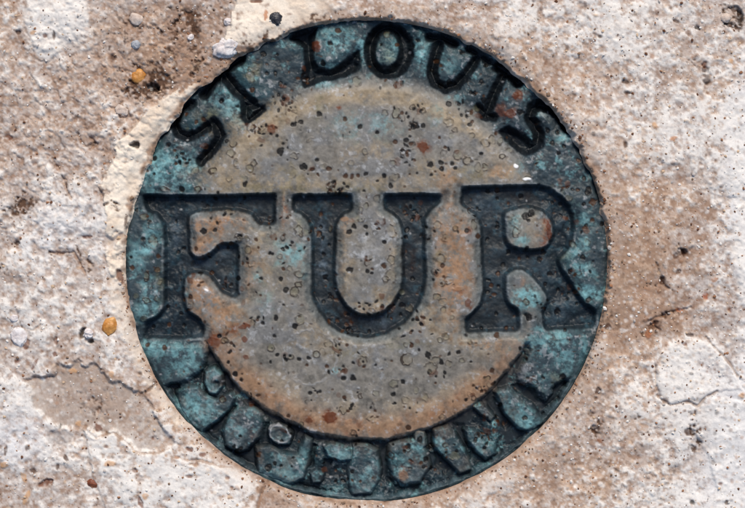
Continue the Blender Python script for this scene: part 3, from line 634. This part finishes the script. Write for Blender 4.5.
rings_ = '''299 98 4.5 4.5|385 113 3.5 3.5|396 113 3.6 5.5|323 167 3.5 3.5|292 173 6 6|393 163 3 3|395 177 4.5 4|365 151 3 3.5|351 163 3 3|294 156 5 3.5|455 130 2.8 2.8|452 136 3 3.4|469 114 2.8 2.8|485 167 3.5 3.5|478 167 4 5|485 143 4.5 4|492 140 3.5 4.5|500 141 3 4|458 155 5 5|449 122 5 4.5|471 136 4 4|537 160 2.5 2.5|467 161 5 4|510 150 4 3|502 156 3 3|527 179 5 3
250 76 5 7|254 67 6 5|236 118 5 5|184 164 3.5 3.5|195 170 3.5 3.5|233 143 4 4|231 153 4 4|236 163 3.2 5|254 163 3.5 3.5|250 168 4 4|229 178 3 3|244 178 3.5 3|213 171 4 3.4|144 217 4 4|153 240 4.5 7|164 189 5 2.5|247 238 3 3|248 250 4 4|240 238 3 3|229 212 6 2.5|198 189 4 3|146 276 3 5|157 270 3 3|136 296 3 3|143 319 3.5 3|157 299 3 3|159 282 2.5 3|146 300 4 3|253 323 3 3.4
366 206 3 3|361 210 2.5 2.5|377 198 3 4|359 219 5 4|391 231 5 7|391 260 4 5|391 275 6 6|385 279 3.5 4|280 256 2.5 2.5|299 274 5 3.4|299 231 4 6|306 232 3 4|295 291 5 5|299 284 3.5 3|300 319 6 6|271 348 4 4|291 357 3.2 3.2|316 354 3.5 3.5|329 344 4 4|410 309 4 4|437 225 4 4|474 225 3.6 6|446 238 4.5 4|441 258 5 5|516 232 4 5|510 219 3 3|455 228 2.5 2.5
442 283 4 3.4|448 280 4.5 4|437 297 4 3.5|443 302 5 4.5|443 309 3.2 3|446 336 3.5 3.5|440 340 2.8 2.8|470 342 2.2 2.2|452 317 2.3 2.3|526 302 3 3|569 198 3.5 3.5|587 242 3 5|573 244 3 5|376 393 3.5 3.5|416 390 3 3|449 363 3.5 3.5|462 360 2.8 2.8|489 385 2.5 3.8|363 361 5 5|406 400 5 4|407 359 6 7|431 368 7 6|435 360 5 4|487 378 3.5 2.6|394 383 5 4|425 397 4 4|442 417 4 3|371 418 4 3|270 347 3 4|343 410 4 4|301 424 3 3|387 34 3.4 3.4|455 456 6 5|445 445 3 2.6|222 400 3 4|357 82 5 5|476 108 4 4|262 128 4 3|310 140 3 2|225 340 4 3|402 292 3 3|290 268 3 3|330 228 2 3'''
for s in rings_.replace('\n', '|').split('|'):
    x, y, a, b_ = map(float, s.split())
    B.spot(x, y, a * .88, b_ * .88, rng.uniform(-.4, .4), RG, rng.uniform(.35, .9), .5, 1.25, (RGL if rng.random() < .6 else cOlive, .3))
for x, y, a, b_, al in ((330, 417, 6.5, 5.5, .9), (423, 147, 4.6, 4.4, .85), (549, 231, 2.6, 9, .85), (214, 342, 5.5, 5, .7), (244, 326, 5, 2.4, .75), (272, 129, 4, 4, .7), (316, 46, 4.5, 5, .8), (309, 420, 3.5, 2.5, .7), (468, 303, 2.5, 4, .7), (458, 289, 5, 2, .6),
                       (511, 113, 5, 4, .7), (518, 95, 5, 3.4, .7), (349, 421, 3, 2, .6), (245, 339, 2.6, 2.8, .8), (246, 357, 2.4, 2.4, .7), (346, 219, 4, 2, .6), (403, 475, 5, 5, .4)):
    B.spot(x, y, a, b_, -.1, lin(124, 62, 28, .5) if al > .65 else cOchre, al, .3)
B.spot(310, 357, 27, 27, 0, cPale, .3, .3, 1.5)
B.spot(279, 434, 10.5, 8, .5, cPale, .6, 1.0, 2.0)
B.spot(516, 166, 1.8, 1.5, 0, lin(245, 245, 245, .9), .95, .6)
B.spot(527, 179, 3.4, 1.2, 0, lin(245, 245, 245, .9), .95, .6)  # glint above the R, painted as a white mark
B.spot(206, 290, 1.8, 1.1, .4, lin(245, 240, 235, .9), .9, .5)  # glint in the F, painted as a white mark
for _ in range(105):                                    # clusters of pitting
    t = rng.uniform(0, 6.2832); r = R * math.sqrt(rng.random()) * .95
    x0, y0 = MX + r * math.cos(t), MY + r * math.sin(t)
    for _k in range(int(rng.integers(2, 9))):
        x, y = x0 + rng.normal(0, 5.5), y0 + rng.normal(0, 4.5)
        if math.hypot(x - MX, y - MY) > R - 3: continue
        q_ = rng.random()
        if q_ < .72:
            B.spot(x, y, rng.uniform(.7, 2.1), rng.uniform(.7, 1.7), rng.uniform(0, 3), PIT if rng.random() < .65 else PB, .95, -.6)
        elif q_ < .86:
            B.spot(x, y, rng.uniform(1.8, 4), rng.uniform(1.6, 3.2), rng.uniform(0, 3), lin(96, 54, 28, .7), rng.uniform(.3, .7), .2)
        else:
            B.spot(x, y, rng.uniform(1.8, 3.6), rng.uniform(1.8, 3.6), rng.uniform(0, 3), RG, rng.uniform(.4, .8), .3, 1.1)
for _ in range(420):                                   # fine pepper of corrosion
    t = rng.uniform(0, 6.2832); r = R * math.sqrt(rng.random()) * .985
    x, y = MX + r * math.cos(t), MY + r * math.sin(t)
    if rng.random() < .75:
        B.spot(x, y, rng.uniform(.5, 1.2), rng.uniform(.5, 1.2), 0, PIT if rng.random() < .5 else PB, rng.uniform(.4, .9), -.4)
    elif rng.random() < .6:
        B.spot(x, y, rng.uniform(.5, 1.0), rng.uniform(.5, .9), 0, cPale, .6, .3)

k = np.where(br > R, R / np.maximum(br, 1), 1).astype(F)
BPX = MX + (bx - MX) * k; BPY = MY + (by - MY) * k
okb = q(br < R + 0.9)
left = okb.copy()
med = bpy.data.objects.new('bronze_medallion', None)
scene.collection.objects.link(med)
med.location = W(MX, MY, -47)
med.empty_display_size = 0.01
bpy.context.view_layer.update()
tag(med, 'round corroded bronze survey disc with cut letters FUR, set in pale mortar', 'medallion')
def take(name, cond, label=None):
    global left
    msk = left & qc(cond)
    if msk.sum() < 10: return None
    left = left & ~msk
    o = grid_part(name, B, msk, M_BRONZE, med, BPX, BPY)
    if label: o['label'] = label
    return o
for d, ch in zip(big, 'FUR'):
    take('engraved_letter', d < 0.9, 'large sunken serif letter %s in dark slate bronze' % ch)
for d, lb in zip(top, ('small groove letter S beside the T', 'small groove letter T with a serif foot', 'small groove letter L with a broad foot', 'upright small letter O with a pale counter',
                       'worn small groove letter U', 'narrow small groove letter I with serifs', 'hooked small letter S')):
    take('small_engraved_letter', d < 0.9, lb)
for d in isd:
    take('raised_letter_remnant', (d < 0.8) & (LOW < 2))
take('outer_rim', (br > 234.5) & (by > 340))
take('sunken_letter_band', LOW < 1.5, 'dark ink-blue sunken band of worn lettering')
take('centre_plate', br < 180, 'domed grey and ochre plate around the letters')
take('upper_letter_band', br < 999, 'blue-green upper band of the disc')
prof = [(R, -3.0), (R, -30), (R - 4, -46.5), (0.5, -46.5)]
co = np.array([W(MX + r * math.cos(t), MY + r * math.sin(t), z) for r, z in prof for t in th])
fc = np.array([[i * n + j, i * n + (j + 1) % n, (i + 1) * n + (j + 1) % n, (i + 1) * n + j] for i in range(3) for j in range(n)])
mesh_from('body', co, fc, M_BRONZE, med, np.tile(cSlate * .8, (len(co), 1)))

# ------------------------------------------------------------------ pebbles bedded in the mortar
def ico(sub):
    import bmesh
    bm = bmesh.new(); bmesh.ops.create_icosphere(bm, subdivisions=sub, radius=1.0)
    bm.verts.ensure_lookup_table()
    v = np.array([p.co[:] for p in bm.verts]); f = np.array([[l.index for l in p.verts] for p in bm.faces]); bm.free()
    return v, f
V4, F4 = ico(4)
V1, F1 = ico(1)
def pebble(name, x, y, rx, ry, rz, rot, mat, label, cat, seed, rough=.18, sink=.35, facet=.6):
    r = np.random.default_rng(seed)
    v = V4.copy(); rad = np.ones(len(v))
    for _ in range(9):                                     # broken faces
        nrm = r.normal(size=3); nrm /= np.linalg.norm(nrm)
        d = v @ nrm; lim = r.uniform(1 - facet * .55, .97)
        rad = np.minimum(rad, np.where(d > lim, lim / np.maximum(d, .01), 1) )
    a = v * 2.2 + seed
    rad = rad + rough * (fbm(a[:, 0] + a[:, 2] * 1.7, a[:, 1] - a[:, 2], 1.0, 4, seed))
    v = v * rad[:, None] * np.array([rx, ry, rz])
    c, s = math.cos(rot), math.sin(rot)
    v = np.stack([v[:, 0] * c - v[:, 1] * s, v[:, 0] * s + v[:, 1] * c, v[:, 2]], 1) * S
    o = mesh_from(name, v, F4, mat, None)
    o.location = W(x, y, gheight(x, y) + rz * (.55 - 2 * sink) + .8)
    return tag(o, label, cat)
def stone(name, a, b, rough=.7, spec=.35):
    return node_mat(name, rough, spec, 1500, .25, .5, 2500, attr=False, base=a, tints=b)
mOr = stone('orange_stone', lin(196, 126, 48, .85), lin(222, 164, 92, .85), .45, .5)
mWh = stone('white_lime', lin(226, 214, 210, .8), lin(244, 240, 238, .82))
mBk = stone('black_slag', lin(34, 34, 40), lin(64, 62, 66), .4, .5)
mPk = stone('pinkish_stone', lin(206, 184, 168, .8), lin(226, 212, 200, .8))
mBl = stone('blue_grey_stone', lin(164, 168, 174, .8), lin(204, 206, 210, .8))
mBr = stone('red_brown_stone', lin(112, 56, 34, .9), lin(140, 80, 50, .9), .5, .4)
pebble('pebble', 138, 76, 8.5, 8, 5, .3, mOr, 'round orange pebble beside a black hole in dark gritty mortar', 'pebble', 1, .10, .3, .35)
pebble('pebble', 110, 326, 7.5, 10.5, 5, -.2, mOr, 'oval orange pebble in pale mortar beside the foot of letter F', 'pebble', 2, .12, .35, .35)
pebble('lime_lump', 227, 47, 13, 10, 6, .35, mWh, 'knobbly white lime lump touching the upper rim of the disc', 'lime lump', 3, .30, .3)
pebble('lime_lump', 18, 337, 9, 10, 4, .2, mWh, 'larger smooth white lime lump in the speckled mortar', 'lime lump', 4, .18, .4)
pebble('lime_lump', 14, 318, 4.5, 4, 3, .2, mWh, 'small white lime lump just above the larger one', 'lime lump', 5, .18, .4)
pebble('lime_lump', 228, 22, 4.5, 4, 3.5, .2, mWh, 'tiny white lime lump at the edge of the cream plaster', 'lime lump', 6, .2, .3)
pebble('lime_lump', 190, 37, 4, 3, 3, .5, mWh, 'tiny white lime lump in the dark brown dirt', 'lime lump', 16, .2, .3)
pebble('lime_lump', 89, 333, 5, 4.5, 3, .5, mWh, 'small white lime chip at a jagged dark hole', 'lime lump', 17, .3, .4)
pebble('pebble', 276, 20, 6.5, 7, 5, .1, mBk, 'glossy black pebble in the cream plaster above the disc', 'pebble', 7, .2, .5, .9)
pebble('pebble', 136, 18.5, 7.5, 7, 4, .1, mPk, 'square pinkish pebble with a dark rim', 'pebble', 8, .12, .35, .9)
pebble('pebble', 136, 45, 5, 4.5, 4, .1, mBl, 'small blue grey pebble below the pinkish one', 'pebble', 9, .1, .35)
pebble('pebble', 122, 111, 6.5, 6.5, 3, .4, mPk, 'pale angular pebble in lumpy mortar beside the cream collar', 'pebble', 10, .15, .42, .9)
pebble('pebble', 93, 483, 6, 4.8, 3, -.1, mBr, 'red brown oval pebble in the grey lower mortar', 'pebble', 11, .1, .4)
pebble('pebble', 726, 18, 5.5, 5, 3, .1, mPk, 'pale pebble inside a broken dark brown ring of dirt', 'pebble', 12, .15, .4)

# loose grains of sand on the mortar and along the rim
ng = 3000
gv, gf, gc = [], [], []
cnt = 0
cols = [lin(250, 244, 236, .82), lin(224, 194, 162, .82), lin(170, 122, 90, .8), lin(116, 78, 56, .8), lin(210, 200, 192, .8), lin(150, 122, 100, .8)]
while cnt < ng:
    u = rng.random()
    if u < .15:
        t = rng.uniform(0, 6.2832); rr_ = R + rng.normal(3, 3.0)
        x, y = MX + rr_ * math.cos(t), MY + rr_ * math.sin(t)
    elif u < .65:
        x, y = rng.uniform(430, 770), rng.uniform(-20, 530)
    else:
        x, y = rng.uniform(-20, 300), rng.uniform(-20, 530)
    rr_ = math.hypot(x - MX, y - MY)
    if rr_ < R + 1.5: continue
    if cm[np.searchsorted(G.ys, y), np.searchsorted(G.xs, x)] > .4 and rng.random() < .85: continue
    r = rng.uniform(.55, 1.0) + (1.8 if u < .15 and y < 330 else 1.1) * rng.random() ** 4
    v = V1 * (1 + .35 * rng.uniform(-1, 1, (len(V1), 1))) * r * np.array([1, rng.uniform(.6, 1), .7])
    a = rng.uniform(0, 6.28); c, s = math.cos(a), math.sin(a)
    v = np.stack([v[:, 0] * c - v[:, 1] * s, v[:, 0] * s + v[:, 1] * c, v[:, 2]], 1)
    gv.append((v + np.array([x - CX, CY - y, gheight(x, y) + .15 * r])) * S)
    gf.append(F1 + cnt * len(V1)); gc.append(np.tile(cols[rng.choice(6, p=[.34, .2, .12, .12, .12, .1] if u > .15 else [.06, .16, .2, .26, .1, .22])] * rng.uniform(.8, 1), (len(V1), 1)))
    cnt += 1
o = mesh_from('sand_grains', np.concatenate(gv), np.concatenate(gf), M_MORTAR, None, np.concatenate(gc), smooth=False)
tag(o, 'loose pale and brown sand grains scattered over the mortar', 'sand', kind='stuff')
